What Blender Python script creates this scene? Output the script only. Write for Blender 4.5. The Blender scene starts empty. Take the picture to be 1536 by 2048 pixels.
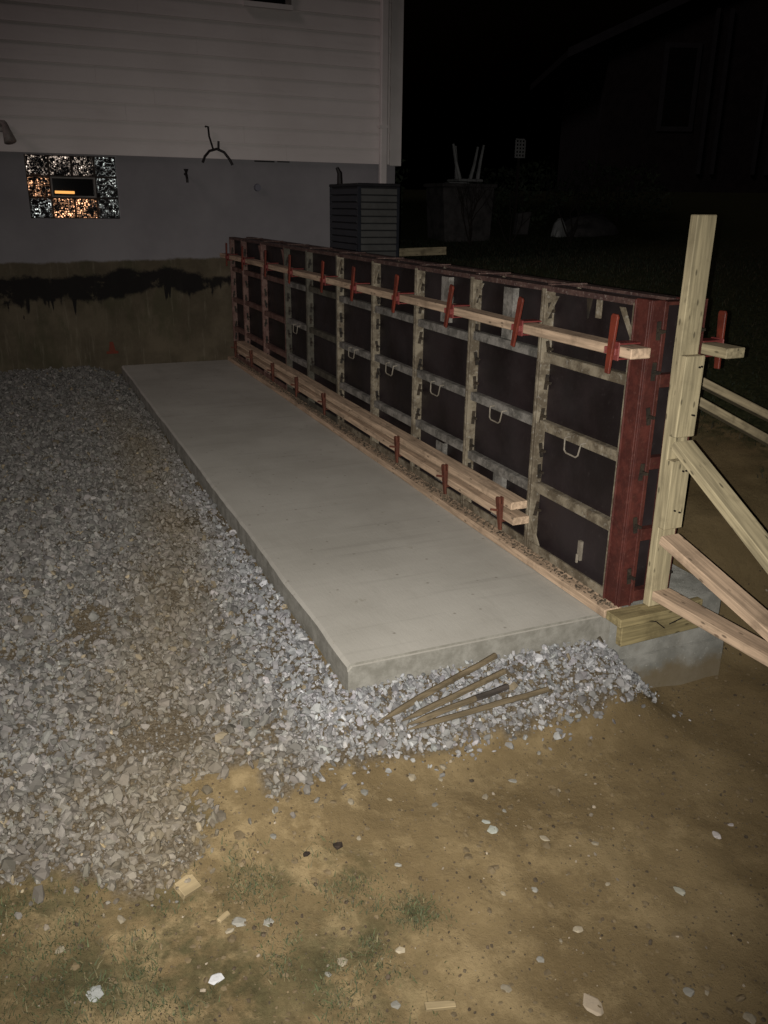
import bpy, bmesh, math, random
import numpy as np
from mathutils import Vector, Matrix
random.seed(7); rng = np.random.default_rng(11)
S = bpy.context.scene; C = S.collection
rad = math.radians

# ---------------------------------------------------------------- camera, sky, lights, exposure
CAM = Vector((-2.139, -2.554, 1.574)); PITCH, YAW, ROLL, FPX = rad(19.716), rad(23.379), rad(0.805), 1704.5
fw = Vector((math.sin(YAW)*math.cos(PITCH), math.cos(YAW)*math.cos(PITCH), -math.sin(PITCH)))
rt = Vector((math.cos(YAW), -math.sin(YAW), 0)); up = rt.cross(fw)
rt2 = rt*math.cos(ROLL)+up*math.sin(ROLL); up2 = up*math.cos(ROLL)-rt*math.sin(ROLL)
cd = bpy.data.cameras.new('camera'); cam = bpy.data.objects.new('camera', cd); C.objects.link(cam)
cd.sensor_fit = 'HORIZONTAL'; cd.sensor_width = 36.0; cd.lens = FPX/1536*36.0; cd.clip_end = 400; cd.clip_start = .02
m = Matrix((rt2, up2, -fw)).transposed().to_4x4(); m.translation = CAM; cam.matrix_world = m
S.camera = cam

w = bpy.data.worlds.new('World'); S.world = w; w.use_nodes = True
wn = w.node_tree.nodes; bg = wn['Background']; sky = wn.new('ShaderNodeTexSky'); sky.sky_type = 'NISHITA'
sky.sun_disc = False; sky.sun_elevation = rad(-4); sky.sun_rotation = rad(240); sky.altitude = 100
w.node_tree.links.new(sky.outputs[0], bg.inputs[0]); bg.inputs[1].default_value = 0.05

def lamp(name, kind, loc, direction, energy, color):
    l = bpy.data.lights.new(name, kind); o = bpy.data.objects.new(name, l); C.objects.link(o)
    o.location = loc; o.rotation_euler = Vector(direction).to_track_quat('-Z', 'Y').to_euler()
    l.energy = energy; l.color = color; return l
# night: only a weak warm glow of a street light far off to the left
sun = lamp('street_glow', 'SUN', (-6, -4, 8), (.80, .30, -.62), 0.19, (1.0, .78, .78)); sun.angle = rad(14)
# the phone's flash, a hand's breadth beside the lens, fixed in the world
fl = lamp('phone_flash', 'SPOT', CAM - rt2*.03 - up2*.004, fw - up2*.06 - rt2*.05, 730, (1.0, .96, .885))
fl.spot_size = rad(84); fl.spot_blend = 1.0; fl.shadow_soft_size = .004

vs = S.view_settings; vs.view_transform = 'Standard'; vs.look = 'None'; vs.exposure = 0; vs.gamma = 1; vs.use_curve_mapping = False

# ---------------------------------------------------------------- materials
class NT:
    def __init__(s, name):
        s.m = bpy.data.materials.new(name); s.m.use_nodes = True; s.t = s.m.node_tree; s.n = s.t.nodes
        s.b = s.n['Principled BSDF']; s.out = s.n['Material Output']
    def link(s, a, b): s.t.links.new(a, b)
    def new(s, ty, **k):
        n = s.n.new(ty)
        for a, v in k.items(): setattr(n, a, v)
        return n
    def put(s, sock, v):
        if hasattr(v, 'is_output'): s.link(v, sock)
        else: sock.default_value = v
    def math(s, op, a, b=0.0, c=None, clamp=False):
        n = s.new('ShaderNodeMath', operation=op, use_clamp=clamp); s.put(n.inputs[0], a); s.put(n.inputs[1], b)
        if c is not None: s.put(n.inputs[2], c)
        return n.outputs[0]
    def coord(s, kind='Object', scale=(1, 1, 1)):
        if kind == 'Position': o = s.new('ShaderNodeNewGeometry').outputs['Position']
        else: o = s.new('ShaderNodeTexCoord').outputs[kind]
        mp = s.new('ShaderNodeMapping'); mp.inputs['Scale'].default_value = scale; s.link(o, mp.inputs[0]); return mp.outputs[0]
    def noise(s, co, scale, detail=4, rough=.55):
        n = s.new('ShaderNodeTexNoise'); s.link(co, n.inputs['Vector']); n.inputs['Scale'].default_value = scale
        n.inputs['Detail'].default_value = detail; n.inputs['Roughness'].default_value = rough; return n.outputs['Fac']
    def rng(s, f, a, b, c=0.0, d=1.0, smooth=True):
        n = s.new('ShaderNodeMapRange'); n.interpolation_type = 'SMOOTHSTEP' if smooth else 'LINEAR'
        s.put(n.inputs[0], f)
        for i, v in enumerate((a, b, c, d)): s.put(n.inputs[i+1], v)
        return n.outputs[0]
    def mix(s, f, a, b, mode='MIX'):
        n = s.new('ShaderNodeMix', data_type='RGBA', blend_type=mode); s.put(n.inputs[0], f)
        for i, v in ((6, a), (7, b)): s.put(n.inputs[i], v if hasattr(v, 'is_output') else (*v, 1))
        return n.outputs[2]
    def bump(s, h, strength=.3, dist=.01):
        n = s.new('ShaderNodeBump'); n.inputs['Strength'].default_value = strength; n.inputs['Distance'].default_value = dist
        s.link(h, n.inputs['Height']); s.link(n.outputs[0], s.b.inputs['Normal'])
    def done(s, col, rough=.8, metal=0.0, spec=.3):
        s.put(s.b.inputs['Base Color'], col if hasattr(col, 'is_output') else (*col, 1))
        s.put(s.b.inputs['Roughness'], rough); s.b.inputs['Metallic'].default_value = metal
        s.b.inputs['Specular IOR Level'].default_value = spec
        if s.m.name.startswith(('slab', 'dirt', 'crushed', 'footing', 'foundation')): s.b.inputs['Diffuse Roughness'].default_value = .1 if 'stone' in s.m.name else .15 if 'slab' in s.m.name else 1.0
        return s.m
def sc(c, k): return tuple(x*k for x in c)

def m_wood(name, c, dirty=.35, knots=True):
    n = NT(name); inf = n.new('ShaderNodeObjectInfo')
    co = n.coord('Object', (2.2, 38, 38)); add = n.new('ShaderNodeVectorMath', operation='ADD')
    cb = n.new('ShaderNodeCombineXYZ'); n.put(cb.inputs[0], n.math('MULTIPLY', inf.outputs['Random'], 40)); n.put(cb.inputs[1], n.math('MULTIPLY', inf.outputs['Random'], 17))
    n.link(co, add.inputs[0]); n.link(cb.outputs[0], add.inputs[1]); v = add.outputs[0]
    g = n.noise(v, 1.6, 5, .6)
    col = n.mix(n.rng(g, .33, .70), sc(c, .62), sc(c, 1.12))
    o2 = n.new('ShaderNodeVectorMath', operation='ADD'); n.link(n.coord('Object', (1, 1, 1)), o2.inputs[0]); n.link(cb.outputs[0], o2.inputs[1])
    st = n.noise(o2.outputs[0], 7, 5, .65)
    col = n.mix(n.math('MULTIPLY', n.rng(st, .5, .72), dirty), col, (c[0]*.34, c[1]*.33, c[2]*.32))
    if knots:
        vo = n.new('ShaderNodeTexVoronoi'); mp = n.new('ShaderNodeMapping'); mp.inputs['Scale'].default_value = (2.2, 6, 6); n.link(o2.outputs[0], mp.inputs[0]); n.link(mp.outputs[0], vo.inputs['Vector'])
        col = n.mix(n.rng(vo.outputs['Distance'], .09, .19, .85, 0), col, sc(c, .24))
    n.bump(g, .25, .003); return n.done(col, .75)
WOOD = m_wood('lumber_pale', (.44, .375, .235), .5); WOODP = m_wood('lumber_pink', (.56, .41, .285), .6)
WOODD = m_wood('lumber_dusty', (.40, .33, .21), .8); PINE = m_wood('lumber_yellow', (.29, .235, .12), .6)

def m_steel(name, a, b, spl=(.30, .28, .24), spl_amt=.6, rough=.65, metal=.0):
    n = NT(name); co = n.coord('Position')
    col = n.mix(n.rng(n.noise(co, 11, 6, .7), .4, .62), a, b)
    col = n.mix(n.math('MULTIPLY', n.rng(n.noise(co, 55, 4, .7), .55, .68), spl_amt), col, spl)
    rust = n.rng(n.noise(co, 24, 5, .7), .6, .72)
    col = n.mix(n.math('MULTIPLY', rust, .6), col, (.07, .035, .02))
    n.bump(n.noise(co, 90, 4), .35, .003); return n.done(col, rough, metal)
ST_TAN = m_steel('form_steel_tan', (.10, .08, .055), (.235, .20, .145))
ST_GRY = m_steel('form_steel_grey', (.10, .094, .084), (.235, .22, .20))
ST_OLV = m_steel('form_steel_olive', (.055, .050, .038), (.10, .09, .07), (.16, .15, .12), .3)
ST_RED = m_steel('form_steel_rust', (.11, .055, .045), (.18, .11, .09), (.25, .21, .19), .35)
ST_END = m_steel('corner_steel_red', (.050, .013, .010), (.085, .022, .016), (.15, .065, .05), .3, .65)
ST_DRK = m_steel('wedge_steel_dark', (.018, .015, .012), (.04, .03, .02), (.08, .06, .05), .3)
ST_TOP = m_steel('top_rail_steel', (.055, .03, .027), (.10, .06, .05), (.30, .25, .22), .55)
CL_RED = m_steel('clamp_paint_red', (.10, .022, .014), (.165, .032, .018), (.09, .04, .03), .5, .5)
CL_MAR = m_steel('clamp_paint_maroon', (.15, .03, .028), (.19, .045, .04), (.10, .03, .03), .4, .5)
CL_RST = m_steel('clamp_rusty', (.075, .022, .013), (.11, .035, .02), (.08, .03, .02), .4, .7)
IRON = m_steel('black_iron', (.008, .006, .006), (.016, .012, .012), (.03, .02, .02), .2, .6)
HANDLE = m_steel('handle_rod', (.16, .14, .11), (.24, .21, .17), (.3, .27, .22), .3, .6)

def m_facing():
    n = NT('form_plywood_face'); co = n.coord('Position')
    col = n.mix(n.rng(n.noise(co, 2.5, 5, .6), .35, .65), (.009, .0058, .0060), (.021, .0145, .0155))
    col = n.mix(n.math('MULTIPLY', n.rng(n.noise(co, 40, 5, .75), .60, .76), .4), col, (.10, .09, .085))
    n.bump(n.noise(co, 30, 4), .12, .004); return n.done(col, n.rng(n.noise(co, 3.5, 3), .3, .7, .42, .7), 0, .45)
FACE = m_facing()

def m_slab():
    n = NT('slab_concrete'); co = n.coord('Position')
    col = n.mix(n.rng(n.noise(co, 1.3, 6, .6), .3, .7), (.325, .308, .272), (.405, .386, .346))
    col = n.mix(n.math('MULTIPLY', n.rng(n.noise(n.coord('Position', (1, .28, 1)), 5, 6, .65), .52, .75), .35), col, (.265, .248, .215))
    col = n.mix(n.math('MULTIPLY', n.rng(n.noise(co, 9, 5, .7), .63, .72), .4), col, (.20, .18, .13))
    col = n.mix(n.math('MULTIPLY', n.rng(n.noise(co, 150, 3, .7), .5, .75), .25), col, (.22, .21, .19))
    vo = n.new('ShaderNodeTexVoronoi'); n.link(co, vo.inputs['Vector']); vo.inputs['Scale'].default_value = 16; vs_ = n.new('ShaderNodeSeparateColor'); n.link(vo.outputs['Color'], vs_.inputs[0])
    spk = n.math('MULTIPLY', n.rng(vo.outputs['Distance'], .05, .16, 1, 0), n.rng(vs_.outputs[1], .5, .7))
    col = n.mix(n.math('MULTIPLY', spk, .55), col, (.12, .105, .08))
    trow = n.noise(n.coord('Position', (.35, 6, 1)), 3, 4, .6)
    col = n.mix(n.rng(trow, .54, .70, 0, .22), col, (.42, .40, .36)); col = n.mix(n.rng(trow, .44, .28, 0, .22), col, (.18, .17, .15))
    nz = n.new('ShaderNodeSeparateXYZ'); n.link(n.new('ShaderNodeNewGeometry').outputs['True Normal'], nz.inputs[0])
    raw = n.mix(n.rng(n.noise(co, 14, 6, .7), .35, .68), (.16, .152, .13), (.245, .235, .208))     # untrowelled form face
    col = n.mix(n.rng(nz.outputs[2], .15, .5), raw, col)
    n.bump(n.noise(n.coord('Position', (1, .25, 1)), 60, 5, .7), .3, .005); return n.done(col, .85, 0, .25)
SLAB = m_slab()
def m_footing():
    n = NT('footing_concrete'); co = n.coord('Position')
    col = n.mix(n.rng(n.noise(co, 4, 6, .65), .35, .65), (.125, .122, .108), (.225, .22, .20))
    col = n.mix(n.math('MULTIPLY', n.rng(n.noise(n.coord('Position', (1, 1, 5)), 3, 5, .7), .5, .7), .5), col, (.11, .115, .105))
    col = n.mix(n.math('MULTIPLY', n.rng(n.noise(co, 60, 4, .7), .6, .7), .5), col, (.34, .34, .32))
    fz = n.new('ShaderNodeSeparateXYZ'); n.link(co, fz.inputs[0])
    soil = n.rng(n.math('ADD', fz.outputs[2], n.math('MULTIPLY', n.math('SUBTRACT', n.noise(co, 7, 6, .7), .5), .22)), -.27, -.36)
    col = n.mix(n.math('MULTIPLY', soil, .8), col, (.105, .078, .042)); col = n.mix(n.math('MULTIPLY', n.rng(n.noise(co, 2.3, 6, .7), .55, .68), .5), col, (.12, .098, .06))
    n.bump(n.noise(co, 22, 8, .75), .7, .016); return n.done(col, .9, 0, .2)
FOOT = m_footing()

def m_ground():
    n = NT('dirt_ground'); co = n.coord('Position')
    at = n.new('ShaderNodeAttribute', attribute_name='Zone'); sp = n.new('ShaderNodeSeparateColor'); n.link(at.outputs['Color'], sp.inputs[0])
    grav, gras, pale = sp.outputs[0], sp.outputs[1], sp.outputs[2]
    col = n.mix(n.rng(n.noise(co, 2.1, 7, .62), .32, .68), (.105, .075, .037), (.158, .116, .060))
    col = n.mix(n.math('MULTIPLY', n.rng(n.noise(co, 17, 6, .7), .50, .70), .35), col, (.066, .047, .026))
    col = n.mix(n.math('MULTIPLY', n.rng(n.noise(co, 120, 4, .75), .52, .72), .4), col, (.165, .125, .072))
    col = n.mix(n.math('MULTIPLY', n.rng(n.noise(co, 5.5, 7, .72), .47, .64), n.math('MULTIPLY', pale, .8)), col, (.235, .177, .096))
    g = n.mix(n.rng(n.noise(co, 30, 5, .7), .35, .7), (.015, .018, .008), (.044, .046, .021))
    col = n.mix(n.math('MAXIMUM', n.math('MULTIPLY', gras, n.rng(n.noise(co, 9, 6, .7), .36, .58)), n.rng(gras, .82, 1.0)), col, g)
    gc = n.mix(n.rng(n.noise(co, 90, 5, .75), .35, .68), (.055, .041, .024), (.135, .112, .082))  # soil under the stones, darkened to deepen the shade in their gaps
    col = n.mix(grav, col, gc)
    h = n.math('ADD', n.noise(co, 28, 8, .75), n.math('MULTIPLY', n.noise(co, 160, 4, .7), .4))
    n.bump(h, .85, .018); return n.done(col, .95, 0, .12)
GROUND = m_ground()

def m_attr(name, rough=.8, jitter=.16, spec=.3):
    n = NT(name); at = n.new('ShaderNodeAttribute', attribute_name='Tint'); co = n.coord('Position')
    col = n.mix(n.math('MULTIPLY', n.rng(n.noise(co, 130, 4, .7), .35, .7), jitter), at.outputs['Color'], (.10, .095, .09))
    n.bump(n.noise(co, 220, 3), .35, .002); return n.done(col, rough, 0, spec)
STONE = m_attr('crushed_stone'); BLADE = m_attr('grass_blade', .7, .1)

def m_plain(name, a, b=None, scale=8, rough=.7, spec=.3, metal=0.0, bump=.15):
    n = NT(name); co = n.coord('Position'); col = n.mix(n.rng(n.noise(co, scale, 5, .65), .35, .68), a, b or sc(a, .75))
    if bump: n.bump(n.noise(co, scale*6, 4), bump, .003)
    return n.done(col, rough, metal, spec)
def m_siding():
    n = NT('vinyl_siding'); co = n.coord('Position')
    col = n.mix(n.rng(n.noise(co, 1.1, 5, .6), .3, .7), (.60, .545, .53), (.68, .625, .61))
    col = n.mix(n.math('MULTIPLY', n.rng(n.noise(n.coord('Position', (.6, 1, 7)), 2, 5, .7), .5, .75), .3), col, (.47, .42, .405))
    n.bump(n.noise(n.coord('Position', (1.5, 1, 30)), 5, 4), .1, .002); return n.done(col, .55, 0, .3)
SIDING = m_siding(); TRIM = m_plain('white_trim', (.64, .59, .575), (.57, .525, .51), 3, .5)
def m_foundation():
    n = NT('foundation_wall_paint'); co = n.coord('Position')
    sp = n.new('ShaderNodeSeparateXYZ'); n.link(co, sp.inputs[0]); x, z = sp.outputs[0], sp.outputs[2]
    paint = n.mix(n.rng(n.noise(co, 1.6, 5, .6), .3, .7), (.235, .222, .235), (.285, .27, .282))
    low = n.mix(n.rng(n.noise(co, 2.8, 6, .65), .3, .7), (.085, .068, .045), (.145, .118, .08))
    low = n.mix(n.math('MULTIPLY', n.rng(n.noise(n.coord('Position', (1.6, 1, .8)), 2.2, 6, .7), .48, .66), .6), low, (.065, .062, .034))
    low = n.mix(n.math('MULTIPLY', n.rng(n.noise(n.coord('Position', (4, 1, .35)), 6, 5, .7), .55, .72), .5), low, (.22, .19, .14))
    def xn(fx, seed, det=3):
        return n.noise(n.coord('Position', (fx, 0, 0)), 1.0, det, .6) if not seed else n.noise(n.coord('Position', (fx, seed, .6)), 1.0, det, .6)
    edge = n.math('ADD', z, n.math('MULTIPLY', n.math('SUBTRACT', n.noise(co, 4, 6, .65), .5), .10))
    edge = n.math('ADD', edge, n.math('MULTIPLY', x, -.012))
    col = n.mix(n.rng(edge, 1.035, 1.065), low, paint)
    wob = n.math('MULTIPLY', n.math('SUBTRACT', n.noise(co, 9, 6, .7), .5), .16)
    zz = n.math('ADD', z, wob)
    top = n.math('ADD', .70, n.math('MULTIPLY', xn(1.25, .37), .40))
    bot = n.math('ADD', .44, n.math('MULTIPLY', xn(2.3, .11), .46))
    bot = n.math('ADD', bot, n.rng(x, -1.45, -.35, 0, .06))
    drip = n.math('MULTIPLY', n.rng(xn(13, .9, 2), .58, .72), .20)
    bot = n.math('SUBTRACT', bot, drip)
    tar = n.math('MULTIPLY', n.rng(zz, n.math('SUBTRACT', bot, .02), n.math('ADD', bot, .03)), n.rng(zz, n.math('SUBTRACT', top, .03), n.math('ADD', top, .02), 1, 0))
    tar = n.math('MULTIPLY', tar, n.rng(n.noise(co, 5, 6, .7), .30, .42))
    spl = n.math('MULTIPLY', n.rng(n.noise(n.coord('Position', (6, 1, 2.2)), 2, 5, .7), .66, .70), n.rng(z, .25, .5))
    spl = n.math('MULTIPLY', spl, n.rng(z, .95, .8))
    col = n.mix(n.math('MULTIPLY', n.math('MAXIMUM', tar, spl), .94), col, (.008, .007, .008))
    n.bump(n.noise(co, 45, 6, .7), .25, .004); return n.done(col, .85, 0, .2)
FOUND = m_foundation()

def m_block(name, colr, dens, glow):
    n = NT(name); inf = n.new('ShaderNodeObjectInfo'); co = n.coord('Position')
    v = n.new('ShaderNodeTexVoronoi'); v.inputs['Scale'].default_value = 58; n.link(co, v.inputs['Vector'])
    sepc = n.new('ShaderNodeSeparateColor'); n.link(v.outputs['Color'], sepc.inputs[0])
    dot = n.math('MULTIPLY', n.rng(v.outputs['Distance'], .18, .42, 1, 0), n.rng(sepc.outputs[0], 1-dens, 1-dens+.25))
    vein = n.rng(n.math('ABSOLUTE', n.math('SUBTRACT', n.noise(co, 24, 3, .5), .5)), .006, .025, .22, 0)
    e = n.math('MULTIPLY', n.math('ADD', dot, vein), n.rng(n.noise(co, 9, 3), .35, .65))  # sparkle of refracted light painted as glowing dots and veins
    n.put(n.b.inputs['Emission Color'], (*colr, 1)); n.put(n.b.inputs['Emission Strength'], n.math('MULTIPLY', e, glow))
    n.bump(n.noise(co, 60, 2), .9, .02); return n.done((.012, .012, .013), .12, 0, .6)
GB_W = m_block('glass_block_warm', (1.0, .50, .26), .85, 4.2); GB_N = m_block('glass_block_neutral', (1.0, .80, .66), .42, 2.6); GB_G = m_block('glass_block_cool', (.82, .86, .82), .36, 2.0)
def m_emit(name, c, k):
    n = NT(name); n.put(n.b.inputs['Emission Color'], (*c, 1)); n.b.inputs['Emission Strength'].default_value = k; return n.done(sc(c, .5), .5)
TUBE = m_emit('lamp_tube_glow', (1.0, .46, .12), 1.1)
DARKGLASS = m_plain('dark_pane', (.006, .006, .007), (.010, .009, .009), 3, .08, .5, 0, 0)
FRAME_G = m_plain('grey_window_frame', (.16, .14, .13), (.10, .09, .08), 20, .5)
MORTAR = m_plain('dark_mortar', (.035, .026, .022), (.02, .016, .014), 25, .9)
AC_G = m_plain('louvre_grey', (.085, .085, .082), (.065, .065, .062), 6, .5); AC_B = m_plain('condenser_blue_grey', (.024, .026, .033), (.017, .019, .025), 5, .32, .5)
AC_D = m_plain('condenser_dark', (.012, .012, .014), (.02, .02, .022), 9, .5)
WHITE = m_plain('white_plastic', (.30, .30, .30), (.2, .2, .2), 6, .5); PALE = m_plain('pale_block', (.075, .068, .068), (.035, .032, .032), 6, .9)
BRICK = m_plain('neighbour_brick', (.012, .010, .010), (.022, .018, .017), 4, .9); NLIT = m_plain('neighbour_lit_wall', (.030, .027, .029), (.022, .02, .021), 3, .8)
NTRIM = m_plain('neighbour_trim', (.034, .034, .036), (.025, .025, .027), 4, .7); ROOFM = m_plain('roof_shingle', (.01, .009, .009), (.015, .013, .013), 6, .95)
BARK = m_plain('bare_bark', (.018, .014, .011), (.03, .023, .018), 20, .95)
ORANGE = m_plain('orange_paint', (.15, .03, .016), (.11, .035, .02), 30, .8)
STAKE = m_wood('stake_wood', (.145, .112, .068), .8, False); STAKED = m_wood('stake_wood_dark', (.055, .045, .038), .8, False)
LAMPH = m_plain('lamp_head_grey', (.30, .26, .24), (.20, .17, .16), 12, .5)
CHIP = m_wood('wood_chip', (.33, .255, .145), .5, False); CLOD = m_plain('dark_clod', (.014, .010, .007), (.03, .02, .014), 40, .95)

# ---------------------------------------------------------------- builders
def link(name, me, mat, parent=None, smooth=False):
    o = bpy.data.objects.new(name, me); C.objects.link(o)
    if mat and not me.materials: me.materials.append(mat)
    if parent: o.parent = parent
    if smooth:
        for p in me.polygons: p.use_smooth = True
    return o
def tag(o, label=None, cat=None, group=None, kind=None):
    if label: o['label'] = label
    if cat: o['category'] = cat
    if group: o['group'] = group
    if kind: o['kind'] = kind
    return o
def empty(name, loc=(0, 0, 0), rz=0.0):
    o = bpy.data.objects.new(name, None); C.objects.link(o); o.location = loc; o.rotation_euler = (0, 0, rz); o.empty_display_size = .1; return o
class MB:
    def __init__(s): s.v = []; s.f = []
    def box(s, x0, x1, y0, y1, z0, z1, M=None):
        b = len(s.v); P = [Vector((x, y, z)) for z in (z0, z1) for y in (y0, y1) for x in (x0, x1)]
        s.v += [tuple(M @ p if M else p) for p in P]
        s.f += [tuple(b+i for i in q) for q in ((0, 2, 3, 1), (4, 5, 7, 6), (0, 1, 5, 4), (2, 6, 7, 3), (0, 4, 6, 2), (1, 3, 7, 5))]; return s
    def poly(s, pts, axis, a, b):       # prism of an outline, extruded along an axis
        k = len(s.v); n = len(pts); i = 'xyz'.index(axis)
        for d in (a, b):
            for p in pts: q = list(p); q.insert(i, d); s.v.append(tuple(q))
        s.f += [tuple(range(k, k+n)), tuple(range(k+2*n-1, k+n-1, -1))]
        s.f += [(k+j, k+n+j, k+n+(j+1) % n, k+(j+1) % n) for j in range(n)]; return s
    def tube(s, pts, r, n=8):
        pts = [Vector(p) for p in pts]; rs = r if isinstance(r, (list, tuple)) else [r]*len(pts); k = len(s.v); prev = None
        for i, p in enumerate(pts):
            d = (pts[min(i+1, len(pts)-1)]-pts[max(i-1, 0)]).normalized()
            a = d.orthogonal().normalized() if prev is None else (prev - d*prev.dot(d)).normalized()
            prev = a; b = d.cross(a)
            for j in range(n): t = 2*math.pi*j/n; s.v.append(tuple(p+(a*math.cos(t)+b*math.sin(t))*rs[i]))
        for i in range(len(pts)-1):
            for j in range(n): s.f.append((k+i*n+j, k+i*n+(j+1) % n, k+(i+1)*n+(j+1) % n, k+(i+1)*n+j))
        s.f += [tuple(range(k+n-1, k-1, -1)), tuple(range(k+(len(pts)-1)*n, k+len(pts)*n))]; return s
    def mesh(s, name):
        me = bpy.data.meshes.new(name); me.from_pydata(s.v, [], s.f)
        bm = bmesh.new(); bm.from_mesh(me); bmesh.ops.recalc_face_normals(bm, faces=bm.faces); bm.to_mesh(me); bm.free(); return me
    def build(s, name, mat, parent=None, bevel=0, smooth=False):
        o = link(name, s.mesh(name), mat, parent, smooth)
        if bevel:
            md = o.modifiers.new('bevel', 'BEVEL'); md.width = bevel; md.segments = 1; md.limit_method = 'ANGLE'
        return o
def board(name, p0, p1, wid, thk, mat, side=(0, 0, 1), bevel=.003, parent=None, segs=1, cut=None):
    """sawn board from p0 to p1 along its own X axis; 'side' is the direction its thickness faces"""
    p0, p1 = Vector(p0), Vector(p1); d = (p1-p0); L = d.length; d.normalize()
    zz = Vector(side); zz = (zz-d*zz.dot(d)).normalized(); yy = zz.cross(d)
    mb = MB(); n = max(1, int(L/.5)); rr = random.Random(name+str(p0.x)+str(p1.z)); k = 0
    xs = [L*i/n for i in range(n+1)]
    for i, x in enumerate(xs):
        j = 0 if i in (0, n) else .0022
        a, b = rr.uniform(-j, j), rr.uniform(-j, j)
        for (sy, sz) in ((-1, -1), (1, -1), (1, 1), (-1, 1)): mb.v.append((x, sy*wid/2+a, sz*thk/2+b))
    for i in range(n):
        for q in range(4): mb.f.append((i*4+q, i*4+(q+1) % 4, i*4+4+(q+1) % 4, i*4+4+q))
    mb.f += [(3, 2, 1, 0), (4*n, 4*n+1, 4*n+2, 4*n+3)]
    o = mb.build(name, mat, parent, bevel)
    M = Matrix((d, yy, zz)).transposed().to_4x4(); M.translation = p0; o.matrix_world = M; return o
def copy_tree(o, parent=None):
    c = o.copy(); C.objects.link(c); c.parent = parent
    for ch in [q for q in bpy.data.objects if q.parent == o]: copy_tree(ch, c)
    return c
ORD = ['first', 'second', 'third', 'fourth', 'fifth', 'sixth', 'seventh', 'eighth', 'ninth', 'tenth', 'eleventh', 'twelfth']

# ---------------------------------------------------------------- ground
def ss(a, b, x):
    t = np.clip((np.asarray(x, float)-a)/(b-a), 0, 1); return t*t*(3-2*t)
def terrain(X, Y):
    X = np.asarray(X, float); Y = np.asarray(Y, float)
    zf = np.clip(-.2-.115*(X+1.6), -.43, -.12)
    zb = -.092+.047*ss(.3, 1.6, Y)+.03*ss(4.5, 6.5, Y)
    tl = ss(-.9, .2, Y); left = zf*(1-tl)+zb*tl
    tb = ss(-.44, .0, Y)*(1-ss(-.12, .24, X)); front = zf*(1-tb)-.115*tb
    wq = ss(-1.5, -1.15, X); z = left*(1-wq)+front*wq
    under = ss(.02, .1, Y)*ss(-1.14, -1.04, X); z = z*(1-under)-.3*under
    zt = -.42+.46*ss(-.05, .7, Y)+.45*ss(1., 3.5, Y)+.49*ss(3.5, 5.4, Y)
    zfar = -.30+.62*ss(-1.8, 1.6, Y)+.65*ss(1.2, 5.5, Y)
    up_ = 1.1*ss(6, 22, np.hypot(X-1, Y-2))*ss(-2, 3, Y)
    zr = zt+(zfar-zt)*ss(.75, 2.6, X)+up_
    wr = ss(.56, .72, X); return z*(1-wr)+zr*wr
def vnoise(X, Y, f, seed=0):
    x = np.asarray(X)*f+seed*17.3; y = np.asarray(Y)*f+seed*9.1; xi = np.floor(x).astype(np.int64); yi = np.floor(y).astype(np.int64); fx = x-xi; fy = y-yi
    def h(a, b):
        n = (a*374761393+b*668265263+seed*69069) & 0x7fffffff; n = ((n ^ (n >> 13))*1274126177) & 0x7fffffff; return ((n ^ (n >> 16)) & 0xffff)/65535.0
    u, v = fx*fx*(3-2*fx), fy*fy*(3-2*fy)
    return (h(xi, yi)*(1-u)+h(xi+1, yi)*u)*(1-v)+(h(xi, yi+1)*(1-u)+h(xi+1, yi+1)*u)*v
def fbm(X, Y, f, seed=0, o=3): return sum(vnoise(X, Y, f*2**i, seed+i)*.5**i for i in range(o))/sum(.5**i for i in range(o))
GP = np.array([(-6, -.40), (-2.349, -.532), (-2.128, -.566), (-2.037, -.665), (-1.954, -.708), (-1.838, -.591), (-1.763, -.41), (-1.857, -.317), (-1.734, -.249), (-1.571, -.249),
      (-1.562, -.443), (-1.445, -.384), (-1.378, -.288), (-1.14, -.281), (-.895, -.296), (-.677, -.274), (-.406, -.262), (-.252, -.24), (.09, -.165), (.2, -.06), (.2, -.004), (-1.17, -.004), (-1.17, 6.53), (-6, 6.53)])
def inpoly(X, Y, P=GP):
    r = np.zeros(np.shape(X), bool); n = len(P)
    for i in range(n):
        x0, y0 = P[i]; x1, y1 = P[(i+1) % n]
        if y0 == y1: continue
        c = ((y0 > Y) != (y1 > Y)) & (X < (x1-x0)*(Y-y0)/(y1-y0)+x0); r ^= c
    return r
def micro(X, Y):
    dirt = np.clip(ss(-2.0, .1, -Y), 0, 1)
    return (fbm(X, Y, 3.2, 3)-.5)*.026+(fbm(X, Y, 11, 5, 4)-.5)*.024
GT = [(-2.28, -.62, .16), (-1.98, -.86, .22), (-2.16, -.92, .18), (-1.86, -1.04, .2), (-1.70, -.70, .1), (-1.85, -.44, .06), (-1.60, -1.05, .18), (-1.47, -.98, .09), (-1.45, -.74, .08), (-2.5, -.8, .3), (-1.33, -.92, .06)]
def grassm(X, Y):
    g = np.zeros(np.shape(X))
    for (a, b, r) in GT: g = np.maximum(g, np.exp(-((X-a)**2+(Y-b)**2)/(r*r)))
    lawn = ss(1.5, 2.0, X+.55*(fbm(X, Y, 1.7, 8)-.5)-.35*ss(1.5, 5, Y)*0)*ss(-.6, .5, Y)
    return np.clip(np.maximum(g*.78, lawn), 0, 1)
def axis(lo, a, b, hi, st, grow=1.22):
    c = list(np.arange(a, b+1e-6, st)); d = st
    while c[-1] < hi: d = min(d*grow, 8); c.append(c[-1]+d)
    d = st
    while c[0] > lo: d = min(d*grow, 8); c.insert(0, c[0]-d)
    return np.array(c)
gx = axis(-70, -2.9, 1.9, 90, .03); gy = axis(-30, -1.9, .9, 110, .03, 1.12)
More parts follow.
